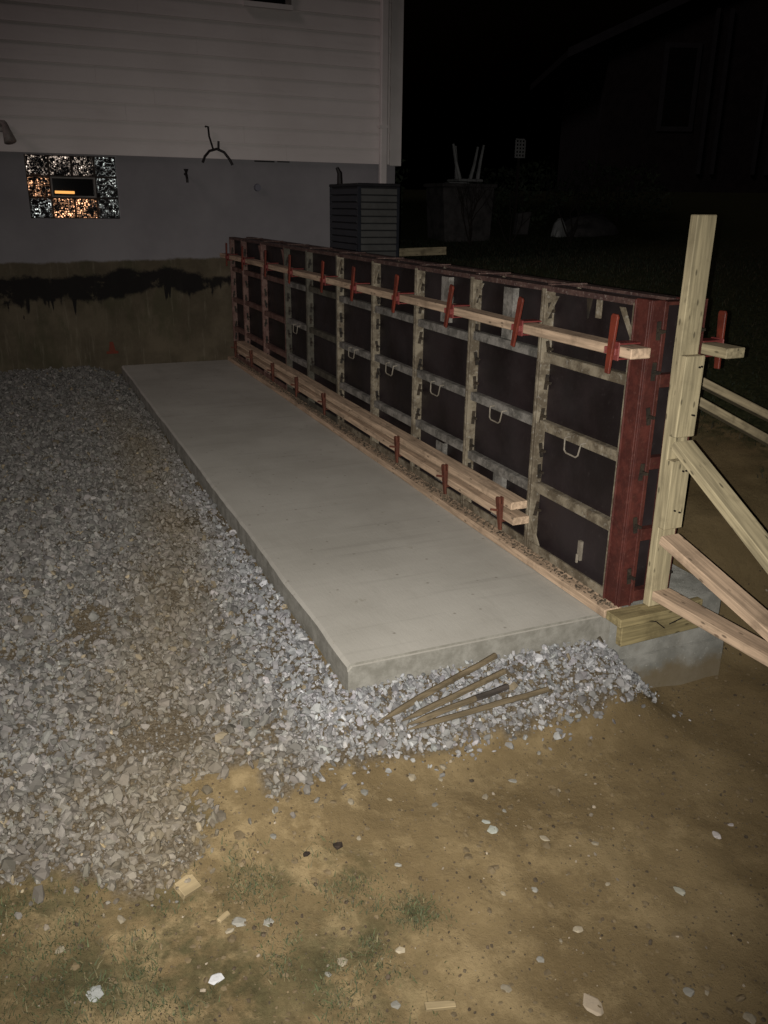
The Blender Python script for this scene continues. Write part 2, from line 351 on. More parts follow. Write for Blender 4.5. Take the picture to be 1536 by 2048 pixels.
XX, YY = np.meshgrid(gx, gy); fade = np.clip(1.2-np.hypot(XX, YY)/14, .15, 1)
ZZ = terrain(XX, YY)+micro(XX, YY)*fade+.05*(fbm(XX, YY, .6, 21)-.5)*ss(1.2, 3, XX)
under_house = (YY > 6.58) & (XX < 1.8); ZZ = np.where(under_house, np.minimum(ZZ, -.1), ZZ)
ny, nx = XX.shape; V = np.stack([XX, YY, ZZ], -1).reshape(-1, 3)
ii = (np.arange(ny-1)[:, None]*nx+np.arange(nx-1)[None]).reshape(-1); F = np.stack([ii, ii+1, ii+nx+1, ii+nx], 1)
def fast_mesh(name, V, F, mat, tint=None, attr='Tint', smooth=False):
    me = bpy.data.meshes.new(name); k = F.shape[1]
    me.vertices.add(len(V)); me.vertices.foreach_set('co', V.astype(np.float32).ravel())
    me.loops.add(F.size); me.loops.foreach_set('vertex_index', F.astype(np.int32).ravel())
    me.polygons.add(len(F)); me.polygons.foreach_set('loop_start', np.arange(0, F.size, k, dtype=np.int32)); me.polygons.foreach_set('loop_total', np.full(len(F), k, np.int32))
    me.polygons.foreach_set('use_smooth', np.full(len(F), bool(smooth)))
    if tint is not None:
        a = me.color_attributes.new(attr, 'FLOAT_COLOR', 'POINT'); a.data.foreach_set('color', np.concatenate([tint, np.ones((len(V), 1))], 1).astype(np.float32).ravel())
    me.materials.append(mat); me.update(); me.validate(); return me
jx, jy = XX+(fbm(XX, YY, 9, 31)-.5)*.12, YY+(fbm(XX, YY, 9, 41)-.5)*.12
zone = np.stack([inpoly(jx, jy).astype(float), grassm(XX, YY), np.clip((.55+.6*ss(-1.0, -1.5, XX))*ss(1.0, -.2, YY)*ss(.3, -.5, XX), 0, 1)], -1).reshape(-1, 3)
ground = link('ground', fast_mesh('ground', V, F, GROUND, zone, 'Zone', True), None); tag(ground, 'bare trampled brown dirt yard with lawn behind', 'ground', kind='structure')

# ---------------------------------------------------------------- crushed stone (uncountable)
PHI = (1+5**.5)/2
ICO = np.array([(-1, PHI, 0), (1, PHI, 0), (-1, -PHI, 0), (1, -PHI, 0), (0, -1, PHI), (0, 1, PHI), (0, -1, -PHI), (0, 1, -PHI), (PHI, 0, -1), (PHI, 0, 1), (-PHI, 0, -1), (-PHI, 0, 1)])/1.902
ICF = np.array([(0, 11, 5), (0, 5, 1), (0, 1, 7), (0, 7, 10), (0, 10, 11), (1, 5, 9), (5, 11, 4), (11, 10, 2), (10, 7, 6), (7, 1, 8), (3, 9, 4), (3, 4, 2), (3, 2, 6), (3, 6, 8), (3, 8, 9), (4, 9, 5), (2, 4, 11), (6, 2, 10), (8, 6, 7), (9, 8, 1)])
def stones(N, pos, r, tint, flat=(.42, .75), tilt=.55, jit=.30, mid=(.6, .95)):
    sc3 = np.stack([np.ones(N), rng.uniform(*mid, N), rng.uniform(*flat, N)], 1)*r[:, None]
    P = ICO[None]*(1+rng.uniform(-jit, jit, (N, 12, 1)))+rng.uniform(-.12, .12, (N, 12, 3)); P = np.clip(P, -.70, .70)*1.12*sc3[:, None]
    a, b, c = rng.uniform(0, 6.283, N), rng.normal(0, tilt, N), rng.normal(0, tilt, N)
    def rot(P, t, i, j):
        q = P.copy(); q[..., i] = P[..., i]*np.cos(t)[:, None]-P[..., j]*np.sin(t)[:, None]; q[..., j] = P[..., i]*np.sin(t)[:, None]+P[..., j]*np.cos(t)[:, None]; return q
    P = rot(rot(rot(P, a, 0, 1), b, 0, 2), c, 1, 2)+pos[:, None]
    F = ICF[None]+12*np.arange(N)[:, None, None]
    return P.reshape(-1, 3), F.reshape(-1, 3), np.repeat(tint, 12, 0)
def dusty(X, Y):            # trodden, soil-smeared strip of the drive
    cx = np.interp(Y, [-.4, .2, 1.0, 1.6, 2.4, 3.8, 6.5], [-1.9, -1.85, -1.62, -1.42, -1.42, -1.36, -1.9])
    return np.exp(-((X-cx)/.21)**2)*ss(5.5, 3.0, Y)*(.35+.9*vnoise(X, Y, 2.2, 51))
BARE = [(-2.066, .723, .16), (-1.9, .80, .10), (-1.841, -.05, .12), (-1.97, -.08, .10), (-1.37, 1.9, .07), (-1.9, .22, .09), (-2.25, .62, .1), (-1.75, -.12, .07)]
def gravel():
    A = []
    for (x0, x1, y0, y1, dens, k) in ((-2.75, .22, -.78, 1.6, 5600, 1.0), (-2.75, -1.1, 1.6, 6.53, 4600, 1.0), (-1.45, .22, -.36, 0, 5200, .8), (-6, -2.75, -.6, 6.53, 750, 1.5)):
        n = int((x1-x0)*(y1-y0)*dens); X = rng.uniform(x0, x1, n); Y = rng.uniform(y0, y1, n)
        sg = np.where(rng.uniform(0, 1, n) < .22, .075, .02); jx = X+rng.normal(0, 1, n)*sg; jy = Y+rng.normal(0, 1, n)*sg
        keep = inpoly(jx, jy) & ~((X > -1.18) & (Y > -.012)) & ~((X > -.035) & (Y > -.012)) & (Y < 6.52)
        d = .70+.75*fbm(X, Y, 3.5, 61)
        for (a, b, r) in BARE: d -= 1.0*np.exp(-((X+.25*(fbm(X, Y, 5, 72)-.5)-a)**2+((Y+.3*(fbm(X, Y, 5, 73)-.5)-b)*.9)**2)/(r*r))*fbm(X, Y, 11, 71)*1.3
        d -= .45*dusty(X, Y)
        keep &= rng.uniform(0, 1, n) < d
        X, Y = X[keep], Y[keep]; n = len(X)
        r = np.clip(rng.lognormal(-4.46, .48, n), .005, .030)*k
        fresh = ss(-1.55, -1.25, X+.1*(fbm(X, Y, 4, 81)-.5))*ss(4.5, 1.5, Y)
        r *= 1-.12*fresh
        Z = terrain(X, Y)+micro(X, Y)+r*.10+rng.uniform(0, .030, n)*(1-.5*dusty(X, Y))
        v = (.28+.85*rng.beta(1.7, 1.9, n))[:, None]; v = np.where(rng.uniform(0, 1, (n, 1)) < .12, v*1.45, v)
        c = (np.array([.212, .201, .186])*(1-fresh[:, None])+np.array([.325, .325, .332])*fresh[:, None])*v
        c = c*(1+rng.normal(0, .014, (n, 3)))
        ds = np.clip(dusty(X, Y), 0, 1)[:, None]*.78*(1-.5*fresh[:, None])
        edge = ss(-.05, -.32, Y)[:, None]*.18
        tan = rng.uniform(0, 1, (n, 1)) < .03
        c = c*(1-ds-edge)+np.array([.150, .112, .058])*(ds+edge); c = np.where(tan, np.array([.27, .22, .145])*v, c)
        A.append((np.stack([X, Y, Z], 1), r, c))
    n = 34000; X = rng.uniform(-2.7, .2, n); Y = -.78+4.2*rng.power(.8, n); kp = inpoly(X+rng.normal(0, .03, n), Y+rng.normal(0, .03, n)) & ~((X > -1.18) & (Y > -.012)); X, Y = X[kp], Y[kp]; n = len(X)
    r = rng.uniform(.0025, .0075, n); v = rng.uniform(.5, 1.2, (n, 1)); c = np.where(rng.uniform(0, 1, (n, 1)) < .5, np.array([.19, .178, .16]), np.array([.135, .102, .06]))*v
    A.append((np.stack([X, Y, terrain(X, Y)+micro(X, Y)+r*.3+.002], 1), r, c))
    pos = np.concatenate([a[0] for a in A]); r = np.concatenate([a[1] for a in A]); c = np.concatenate([a[2] for a in A])
    V, F, T = stones(len(r), pos, r, np.clip(c, .012, .8), (.30, .62), .75, .38, (.48, .88))
    return fast_mesh('gravel', V, F, STONE, T)
tag(link('gravel', gravel(), None), 'loose crushed grey stone along the slab and drive', 'gravel', kind='stuff')
def crumbs():
    n = 16000; X = rng.uniform(-2.7, 1.3, n); Y = -rng.power(1.3, n)*1.9+.35; k = ~inpoly(X, Y) & ~((X > -1.2) & (X < .62) & (Y > -.02)) & (rng.uniform(0, 1, n) < .25+.9*fbm(X, Y, 4, 91)); X, Y = X[k], Y[k]; n = len(X)
    r = np.clip(rng.lognormal(-6.0, .55, n), .0012, .010); Z = terrain(X, Y)+micro(X, Y)+r*.2
    v = rng.uniform(.5, 1.3, n)[:, None]; t = rng.uniform(0, 1, (n, 1))
    c = np.where(t < .55, np.array([.11, .08, .042]), np.where(t < .93, np.array([.06, .042, .024]), np.array([.24, .20, .15])))*v
    V, F, T = stones(n, np.stack([X, Y, Z], 1), r, c); return fast_mesh('soil_crumbs', V, F, STONE, T)
def clods():
    n = 2600; X = rng.uniform(-2.7, 1.2, n); Y = rng.uniform(-1.7, .2, n); k = ~inpoly(X, Y) & ~((X > -1.2) & (X < .66) & (Y > -.03)) & (rng.uniform(0, 1, n) < ss(.40, .62, fbm(X, Y, 2.6, 97))); X, Y = X[k], Y[k]; n = len(X)
    r = np.clip(rng.lognormal(-4.75, .45, n), .004, .024); Z = terrain(X, Y)+micro(X, Y)-r*.18; v = rng.uniform(.75, 1.2, n)[:, None]
    V, F, T = stones(n, np.stack([X, Y, Z], 1), r, np.array([.118, .086, .045])*v, (.35, .6), .3, .25); return fast_mesh('soil_clods', V, F, STONE, T)
tag(link('soil_clods', clods(), None), 'half buried brown soil lumps across the dirt', 'soil', kind='stuff')
tag(link('soil_crumbs', crumbs(), None), 'small crumbs of soil and grit strewn over the dirt', 'soil', kind='stuff')

def blades(n, X, Y, h, base, spread=.6):
    a = rng.uniform(0, 6.283, n); wv = rng.uniform(.0012, .0028, n)*np.clip(h/.03, .8, 2.2); Z = terrain(X, Y)+micro(X, Y)-.002
    P0 = np.stack([X, Y, Z], 1); s = np.stack([np.cos(a), np.sin(a), 0*a], 1)*wv[:, None]; b2 = rng.uniform(0, 6.283, n)
    l = np.stack([np.cos(b2), np.sin(b2), 0*a], 1)*(h*rng.uniform(.1, spread, n))[:, None]
    mid = P0+l*.4+np.array([0, 0, 1])*(h*.6)[:, None]; tip = P0+l*1.3+np.array([0, 0, 1])*h[:, None]
    V = np.stack([P0-s, P0+s, mid-s*.7, mid+s*.7, tip], 1).reshape(-1, 3); k = 5*np.arange(n)[:, None]
    F = np.concatenate([k+np.array([[0, 1, 3]]), k+np.array([[0, 3, 2]]), k+np.array([[2, 3, 4]])]).reshape(-1, 3)
    c = base*rng.uniform(.5, 1.5, n)[:, None]; dry = rng.uniform(0, 1, (n, 1)) < .3; c = np.where(dry, np.array([.12, .10, .05])*rng.uniform(.4, 1.2, n)[:, None]*(base[1]/.056), c)
    return V, F, np.repeat(c, 5, 0)
def tufts():
    X, Y = [], []
    for (a, b, r) in GT:
        n = int(9500*r); X.append(rng.normal(a, r*.72, n)); Y.append(rng.normal(b, r*.72, n))
    X, Y = np.concatenate(X), np.concatenate(Y); k = (~inpoly(X, Y)) | (rng.uniform(0, 1, len(X)) < .06)
    k &= (rng.uniform(0, 1, len(X)) < ss(.34, .62, fbm(X, Y, 9, 95))*1.1); X, Y = X[k], Y[k]; n = len(X)
    return fast_mesh('grass', *blades(n, X, Y, rng.uniform(.008, .026, n), np.array([.052, .058, .022]))[:2], BLADE, None) if 0 else (n, X, Y)
n, X, Y = tufts(); Vb, Fb, Tb = blades(n, X, Y, rng.uniform(.006, .020, n), np.array([.050, .060, .025]), 1.2)
tag(link('grass', fast_mesh('grass', Vb, Fb, BLADE, Tb), None), 'thin short grass in patches on the foreground dirt', 'grass', kind='stuff')
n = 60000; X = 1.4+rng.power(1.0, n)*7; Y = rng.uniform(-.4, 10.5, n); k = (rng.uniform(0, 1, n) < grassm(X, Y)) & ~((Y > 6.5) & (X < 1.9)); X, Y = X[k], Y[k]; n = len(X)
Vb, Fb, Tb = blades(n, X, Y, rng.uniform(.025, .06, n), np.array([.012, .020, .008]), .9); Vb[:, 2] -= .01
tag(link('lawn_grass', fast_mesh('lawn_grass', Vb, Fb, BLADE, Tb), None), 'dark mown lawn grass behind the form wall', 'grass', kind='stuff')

# ---------------------------------------------------------------- slab and footing
SW, YH = 1.166, 6.55
def slab():
    bm = bmesh.new(); ys = np.linspace(0, YH-.004, 90); prof = []
    for i, y in enumerate(ys):
        j = (vnoise(y, 0*y, 2.6, 3)-.5)*.012+(vnoise(y, 0*y, 14, 4)-.5)*.006
        prof.append([bm.verts.new(p) for p in ((-SW+j, y, -.24), (-SW+j, y, -.014), (-SW+.012+j*.6, y, 0), (-.6, y, .0015*math.sin(y*2)), (.0, y, 0), (.0, y, -.24))])
    for a, b in zip(prof[:-1], prof[1:]):
        for k in range(5): bm.faces.new((a[k], a[k+1], b[k+1], b[k]))
    bm.faces.new(prof[0][::-1]); bm.faces.new(prof[-1]); bmesh.ops.recalc_face_normals(bm, faces=bm.faces)
    e = [q for q in bm.edges if all(abs(v.co.y) < 1e-5 for v in q.verts) and all(v.co.z > -.03 for v in q.verts)]
    bmesh.ops.bevel(bm, geom=e, offset=.010, segments=2, affect='EDGES')
    me = bpy.data.meshes.new('concrete_path'); bm.to_mesh(me); bm.free(); return me
tag(link('concrete_path', slab(), SLAB), 'freshly poured narrow concrete slab beside the form wall', 'path', kind='structure')
ft = empty('concrete_footing', (.3, 0, -.5)); tag(ft, 'rough grey concrete footing stepping out under the form wall', 'footing')
def fb(name, x0, x1, y0, y1, z0, z1, amp):
    bm = bmesh.new(); bmesh.ops.create_cube(bm, size=1)
    for v in bm.verts: v.co = ((x0+x1)/2+v.co.x*(x1-x0), (y0+y1)/2+v.co.y*(y1-y0), (z0+z1)/2+v.co.z*(z1-z0))
    bmesh.ops.subdivide_edges(bm, edges=[e for e in bm.edges], cuts=9, use_grid_fill=True)
    for v in bm.verts:
        k = float(vnoise(np.array(v.co.x*1.0+v.co.y*.3), np.array(v.co.z), 9, 7)-.5)*amp; v.co.y += k if v.co.y < y0+.3 else 0; v.co.x += k*.7*(v.co.x > x1-.01)
    me = bpy.data.meshes.new(name); bm.to_mesh(me); bm.free(); o = link(name, me, FOOT, ft); o.location = (-.3, 0, .5); return o
fb('upper_pour', .003, .60, .004, YH-.01, -.235, -.004, .012); fb('lower_pour', -.02, .64, -.012, YH-.012, -.62, -.24, .02)

# ---------------------------------------------------------------- form panels
PH, PD = 1.22, .064
WEDGE = MB().box(-.008, .008, -.0095, -.0035, -.036, .032).box(-.005, .005, -.040, .0, -.006, .004).box(-.014, .014, -.020, -.012, -.012, -.006).mesh('wedge_bolt'); WEDGE.materials.append(ST_DRK)
def hand(mb, y, z, out=-.012): return mb.tube([(.05, y-.058, z), (out, y-.058, z-.004), (out-.004, y-.05, z-.055), (out-.004, y-.036, z-.066), (out-.004, y+.036, z-.066), (out-.004, y+.05, z-.055), (out, y+.058, z-.004), (.05, y+.058, z)], .0042, 6)
def make_panel(wd, rail, bar, hasstiff, hashandle, gus, idx):
    t = empty('form_panel'); r_ = .017; rr = random.Random(idx)
    MB().box(.050, .063, r_*.5, wd-r_*.5, .01, PH-.012).build('facing', FACE, t)
    for (a, b) in ((.001, r_), (wd-r_, wd-.001)):
        far_rail = MB().box(0, PD, a, b, .001, PH-.012).build('side_rail', rail, t, .002)
    MB().box(.002, PD, .0015, wd-.0015, PH-.0118, PH).box(.002, .007, r_+.001, wd-r_-.001, PH-.022, PH-.012).build('top_rail', ST_TOP, t)
    MB().box(.002, .0495, r_+.001, wd-r_-.001, .001, .013).box(.002, .007, r_+.001, wd-r_-.001, .0132, .04).build('bottom_rail', rail, t)
    bars = {}
    for z in (.30, .60, .915):
        z += rr.uniform(-.012, .012); h = .042
        bars[round(z, 1)] = MB().box(.012, .0185, r_+.001, wd-r_-.001, z-h/2, z+h/2).box(.0187, .0495, r_+.001, wd-r_-.001, z+h/2-.008, z+h/2).box(.0187, .0495, r_+.001, wd-r_-.001, z-h/2, z-h/2+.008).build('cross_bar', bar, t, .0015)
    if hasstiff:
        for (z0, z1) in ((.945, PH-.036), (.042, .272)):
            MB().box(.020, .026, wd*.5-.045, wd*.5+.045, z0, z1).box(.0262, .0495, wd*.5-.045, wd*.5-.038, z0, z1).build('stiffener', ST_GRY, t, .0015)
    for k in gus:     # small diagonal strips bracing the corners of the frame
        y0, y1 = (r_+.001, r_+.085) if k[0] == 'n' else (wd-r_-.001, wd-r_-.085); z0, z1 = (PH-.150, PH-.036) if k[1] == 't' else (.15, .042)
        s_ = 1 if y1 > y0 else -1; d = .028 if z1 > z0 else -.028
        MB().poly([(y0, z0), (y0, z0+d), (y1, z1), (y1-s_*.024, z1)] if 0 else [(y0, z0), (y1-s_*.0, z1), (y1-s_*.030, z1), (y0, z0+d)], 'x', .006, .013).build('gusset', rail, t)
    if hashandle: hand(MB(), wd*hashandle, .61).build('handle', HANDLE, bars[.6], 0, True)
    for z in (.09, .20, .36, .50, .67, .80, .97, 1.10)[rr.randint(0, 1)::1]:
        o = link('wedge_bolt', WEDGE, None, far_rail); o.location = (.028+rr.uniform(-.006, .006), wd-r_, z+rr.uniform(-.025, .025)); o.rotation_euler = (0, rr.uniform(-.25, .25), 0)
    if idx == 0:
        MB().box(.010, .018, wd*.36, wd*.36+.030, PH-.095, PH-.024).build('hanger_plate', ST_TAN, t); MB().poly([(wd*.47, PH-.024), (wd*.52, PH-.024), (wd*.50, PH-.105)], 'x', .012, .02).build('hanging_wedge', ST_DRK, t)
        MB().box(.036, .049, wd*.38, wd*.38+.022, .07, .16).tube([(.03, wd*.38+.011, .06), (.03, wd*.38+.011, .10)], .006, 6).build('bottom_bolt', HANDLE, t)
    return t
COL = [.060, .677, 1.325, 1.986, 2.635, 3.300, 3.985, 4.575, 5.30, 6.00, 6.50]
STY = [(ST_TAN, ST_TAN, 0, .48, ('ft', 'nt', 'fb')), (ST_TAN, ST_GRY, 1, .5, ('ft',)), (ST_TAN, ST_GRY, 1, .52, ('ft',)), (ST_TAN, ST_GRY, 0, .5, ('ft',)), (ST_TAN, ST_GRY, 0, .5, ('ft',)),
       (ST_OLV, ST_OLV, 0, 0, ()), (ST_OLV, ST_GRY, 0, .45, ()), (ST_RED, ST_RED, 0, 0, ('nt',)), (ST_RED, ST_RED, 0, 0, ('nt',)), (ST_RED, ST_RED, 0, 0, ())]
DESC = ['tan framed', 'tan and grey framed', 'tan and grey framed', 'tan and grey framed', 'tan and grey framed', 'dark olive framed', 'dark olive framed', 'rust brown framed', 'rust brown framed', 'rust brown framed']
XB = .245
for i in range(10):
    wd = COL[i+1]-COL[i]; t = make_panel(wd-.001, *STY[i], i)
    tag(t, f'{ORD[i]} form panel from the red corner, {DESC[i]}, facing the slab', 'form panel', 'form panels facing the slab')
    b = copy_tree(t); b.location = (XB, COL[i]+wd, .041); b.rotation_euler = (0, 0, math.pi)
    tag(b, f'{ORD[i]} form panel from the red corner in the hidden back row', 'form panel', 'form panels of the back row')
    t.location = (0, COL[i], .041)
    if i % 1 == 0:   # flat ties holding the two rows apart at the joints
        tie = MB().box(.03, XB-.03, COL[i+1]-.014, COL[i+1]+.014, PH+.0425, PH+.048)
        if i < 9: tag(tie.build('wall_tie', ST_TOP), f'rusty tie across the form top at the {ORD[i]} joint from the red corner', 'wall tie', 'ties across the form top')
# red end of the wall
def corner(name, x, sx, label):
    t = empty(name, (x, .06, .041)); tag(t, label, 'corner form')
    MB().box(0, .008*sx, -.088, -.002, .001, PH+.006).build('side_flange', ST_END, t, .002)
    MB().box(0, 0.054*sx, -.098, -.0885, .001, PH+.006).build('end_flange', ST_END, t, .002)
    for (y0, y1) in ((-.012, -.003), (-.087, -.078)): MB().box(-.010*sx, -.0005*sx, y0, y1, .003, PH+.004).build('lip', ST_END, t, .002)
    MB().box(.044*sx, .0535*sx, -.109, -.0985, .003, PH+.004).build('lip', ST_END, t, .002)
    MB().tube([(-.001*sx, -.0985, .002), (-.001*sx, -.0985, PH+.006)], .0035, 6).build('corner_bead', ST_END, t)
    MB().box(.0095*sx, .06*sx, -.088, -.002, PH-.002, PH+.005).build('cap_plate', ST_END, t)
    for z in (.14, .36, .58, .80, .97, 1.12):
        o = link('wedge_bolt', WEDGE, None, t); o.location = (.030*sx, -.0985, z); o.rotation_euler = (0, random.uniform(-.2, .2), 0)
    return t
corner('corner_form', 0, 1, 'red steel corner angle closing the slab side of the form wall end')
corner('corner_form', XB, -1, 'red steel corner angle on the back of the form wall end beyond the post')
e = empty('end_form_panel', (.067, -.038, .041)); tag(e, 'narrow red framed form panel closing the end of the wall behind the post', 'form panel'); WE = XB-.067*2
MB().box(.001, WE-.001, .050, .063, .01, PH-.01).build('facing', FACE, e)
for (a, b) in ((.001, .014), (WE-.014, WE-.001)): MB().box(a, b, .012, .064, .001, PH-.0125).build('side_rail', ST_END, e)
for z in (.03, .30, .60, .925): MB().box(.0145, WE-.0145, .012, .0485, z-.025, z+.025).build('cross_bar', ST_END, e, .002)
MB().box(.001, WE-.001, 0, .064, PH-.012, PH).build('top_rail', ST_END, e)

# ---------------------------------------------------------------- lumber around the forms
tag(board('sill_plank', (-.020, -.035, .020), (-.020, YH-.02, .020), .089, .038, WOODP), 'long flat plank under the forms along the slab edge', 'plank')
n = 5200; X = rng.uniform(-.060, .0, n); Y = rng.uniform(-.03, 6.4, n); kp = rng.uniform(0, 1, n) < .25+.75*ss(-.055, -.02, X); X, Y = X[kp], Y[kp]; n = len(X); rr_ = np.clip(rng.lognormal(-5.55, .5, n), .0015, .012)
Vd, Fd, Td = stones(n, np.stack([X, Y, .0385+rr_*.25], 1), rr_, np.array([.06, .045, .03])*rng.uniform(.4, 2.2, n)[:, None]); Vd[:, 2] = np.maximum(Vd[:, 2], .0392)
tag(link('sill_debris', fast_mesh('sill_debris', Vd, Fd, STONE, Td), None), 'dark crumbs of dirt and concrete along the sill plank top', 'debris', kind='stuff')
tag(board('waler_board', (-.052, -.062, 1.082), (-.052, YH-.02, 1.082), .089, .038, WOODP), 'single pink-tan waler board clamped along the upper front of the forms', 'board')
tag(board('waler_board', (-.058, .66, .262), (-.058, 5.98, .262), .089, .038, WOODP), 'upper board of the doubled waler along the foot of the forms', 'board')
tag(board('waler_board', (-.052, .645, .190), (-.052, 6.02, .190), .089, .038, WOODP), 'lower board of the doubled waler along the foot of the forms', 'board')
tag(board('waler_board', (XB+.052, -.165, 1.082), (XB+.052, YH-.02, 1.082), .089, .038, WOOD), 'waler board clamped along the back row of forms, its end beside the post', 'board')
def clamp(y, tilt, idx, low=False, back=False):
    t = empty('waler_clamp', (XB if back else 0, y, 0), math.pi if back else 0)
    z = .226 if low else 1.082; mat = CL_RST if low else CL_RED; mb = CL_RST if low else CL_MAR
    hh = .052 if low else .022; x0 = -.112 if low else -.104
    bw = .014 if low else .034
    k = MB().box(x0, x0+.006, -bw, bw, z-hh-.012, z+hh+.012)
    if not low: k.box(x0+.006, -.004, -bw+.002, bw-.002, z+hh+.002, z+hh+.008)
    k.box(x0+.006, -.004, -bw+.002, bw-.002, z-hh-.009, z-hh-.003)
    k.box(x0-.016, x0, -bw, -bw+.006, z-hh*.6, z+hh*.6).box(x0-.016, x0, bw-.006, bw, z-hh*.6, z+hh*.6)
    k.build('bracket', mb, t, .002)
    M = Matrix.Translation((x0-.011, 0, z)) @ Matrix.Rotation(tilt, 4, 'X'); top = .062 if low else .135; bot = -.098 if low else -.085
    w0, w1 = (.011, .019) if low else (.0125, .0195); mbh = MB(); mbh.poly([(-w0, bot), (w0, bot), (w1, top-.01), (w1*.7, top), (-w1*.7, top), (-w1, top-.01)], 'x', -.0055, .0055)
    mbh.v = [tuple(M @ Vector(p)) for p in mbh.v]; mbh.build('wedge_handle', mat, t, .002)
    if low: MB().tube([(x0-.05, .012, z+.002), (x0-.01, .0, z-.004)], .0065, 6).build('pin', CL_RST, t)
    return t
for i, (y, a) in enumerate(((.035, .07), (.70, .22), (1.352, .27), (2.02, .25), (2.69, .2), (3.28, .2), (4.05, .15), (4.74, .15), (5.52, .12), (6.15, .12))):
    tag(clamp(y, a, i), f'red wedge clamp on the upper waler, {ORD[i]} from the red corner', 'clamp', 'clamps on the upper waler')
for i, (y, a) in enumerate(((.735, -.22), (1.31, -.20), (1.94, -.16), (3.26, -.3), (3.92, -.05), (4.60, -.2), (5.32, -.28), (5.93, -.1))):
    tag(clamp(y, a, i, True), f'rusty wedge clamp on the doubled foot waler, {ORD[i]} from its sawn end', 'clamp', 'clamps on the foot waler')
tag(clamp(-.015, .05, 0, False, True), 'red wedge clamp on the back waler just beyond the post', 'clamp')

tag(board('end_plank', (-.062, -.088, .021), (.31, -.088, .021), .095, .038, PINE), 'short flat plank under the red end of the form wall', 'plank')
nb = empty('nailer_board', (.22, -.03, -.09)); tag(nb, 'yellowish bulkhead board nailed to the end of the footing', 'board')
b = board('board', (.02, -.036, -.072), (.44, -.036, -.060), .135, .036, PINE, (0, -1, 0), .003, nb); b.matrix_world = Matrix.Translation(-nb.location) @ b.matrix_world
for pts in ([(.12, -.054, -.03), (.12, -.066, -.034), (.18, -.070, -.042), (.235, -.064, -.085)], [(.40, -.05, -.018), (.385, -.064, -.024), (.33, -.066, -.05), (.26, -.062, -.072)]):
    o = MB().tube(pts, .0025, 5).build('tie_wire', IRON, nb); o.location = -nb.location
post = empty('brace_post', (.16, -.061, .041)); tag(post, 'tall upright post standing against the red end of the form wall', 'post')
def pb(name, p0, p1, wd, th, mat, side):
    o = board(name, p0, p1, wd, th, mat, side, .003); mw = o.matrix_world.copy(); o.parent = post; o.matrix_world = Matrix.Translation(-post.location) @ mw; return o
pb('upright', (.164, -.061, .041), (.157, -.061, 1.562), .089, .038, WOOD, (0, -1, 0))
pb('cleat', (.152, -.100, .765), (.154, -.1005, 1.072), .092, .038, WOOD, (0, -1, 0)); pb('cleat', (.156, -.0995, .392), (.155, -.100, .672), .089, .038, WOOD, (0, -1, 0))
NAIL = MB().tube([(0, -.006, 0), (0, .01, 0)], .004, 6).mesh('nail_head'); NAIL.materials.append(IRON)
for (x, z) in ((.175, 1.03), (.185, 1.032), (.172, .85), (.18, .848), (.15, .47), (.175, .46), (.165, .63), (.18, .63)):
    o = link('nail_head', NAIL, None, post); o.location = Vector((x, -.119, z))-post.location
def brace(z0, y0, z1, y1, mat, label, x0=.152, x1=.16):
    o = board('diagonal_brace', (x0, y0, z0), (x1, y1, z1), .089, .038, mat, (0, 0, 1)); return tag(o, label, 'brace')
brace(.735, -.105, -.36, -2.05, WOOD, 'steep brace running down from under the upper cleat of the post')
brace(.348, -.105, -.14, -2.04, WOODP, 'middle brace with reddish side running down from under the lower cleat')
brace(.105, -.102, .135, -2.05, WOODP, 'low brace running out almost level from the foot of the post')
o = tag(board('ground_stake', (.16, -2.09, -.75), (.16, -2.09, .22), .06, .03, WOODD, (0, -1, 0)), 'wood stake holding the braces to the dirt', 'stake')
tag(board('diagonal_brace', (XB+.13, .62, 1.02), (2.35, .25, .10), .089, .038, WOODD, (.45, 0, 1)), 'upper of two braces leaning from the back waler to the lawn', 'brace')
tag(board('diagonal_brace', (XB+.06, .52, .96), (2.2, .12, -.02), .089, .038, WOODD, (.45, 0, 1)), 'lower of two braces leaning from the back waler to the lawn', 'brace')

# ---------------------------------------------------------------- stakes and litter on the gravel and dirt
def stake(p0, p1, r, mat, label, dark_head=None):
    p0, p1 = Vector(p0), Vector(p1); d = p1-p0; L = d.length; t = empty('survey_stake', p0); tag(t, label, 'stake', 'stakes dropped on the gravel')
    pts = [(0, 0, 0)]+[tuple((p1-p0)*(k/6)+Vector((random.uniform(-1, 1), random.uniform(-1, 1), random.uniform(-1, 1)))*.003) for k in range(1, 6)]+[tuple(d)]
    cut = 7 if not dark_head else 5
    o = MB().tube(pts[:cut], [.002]+[r]*(cut-1), 7).build('shaft', mat, t)
    if dark_head: MB().tube(pts[4:], r*1.04, 7).build('charred_end', dark_head, t)
    else: MB().tube([pts[-1], tuple(d*1.004)], r*1.06, 7).build('end_cap', mat, t)
    return t
stake((-1.13, -.195, -.128), (-.575, -.040, -.062), .0125, STAKE, 'brown pointed stake lying highest on the slope, nearest the slab edge')
stake((-1.045, -.205, -.140), (-.575, -.112, -.092), .0125, STAKE, 'brown stake, second down from the slab edge in the dropped bundle')
stake((-1.030, -.222, -.148), (-.590, -.168, -.122), .0120, STAKE, 'stake with a black charred end in the dropped bundle', STAKED)
stake((-1.040, -.240, -.156), (-.435, -.205, -.150), .0115, STAKE, 'thin stake lying lowest on the gravel slope, farthest from the slab')

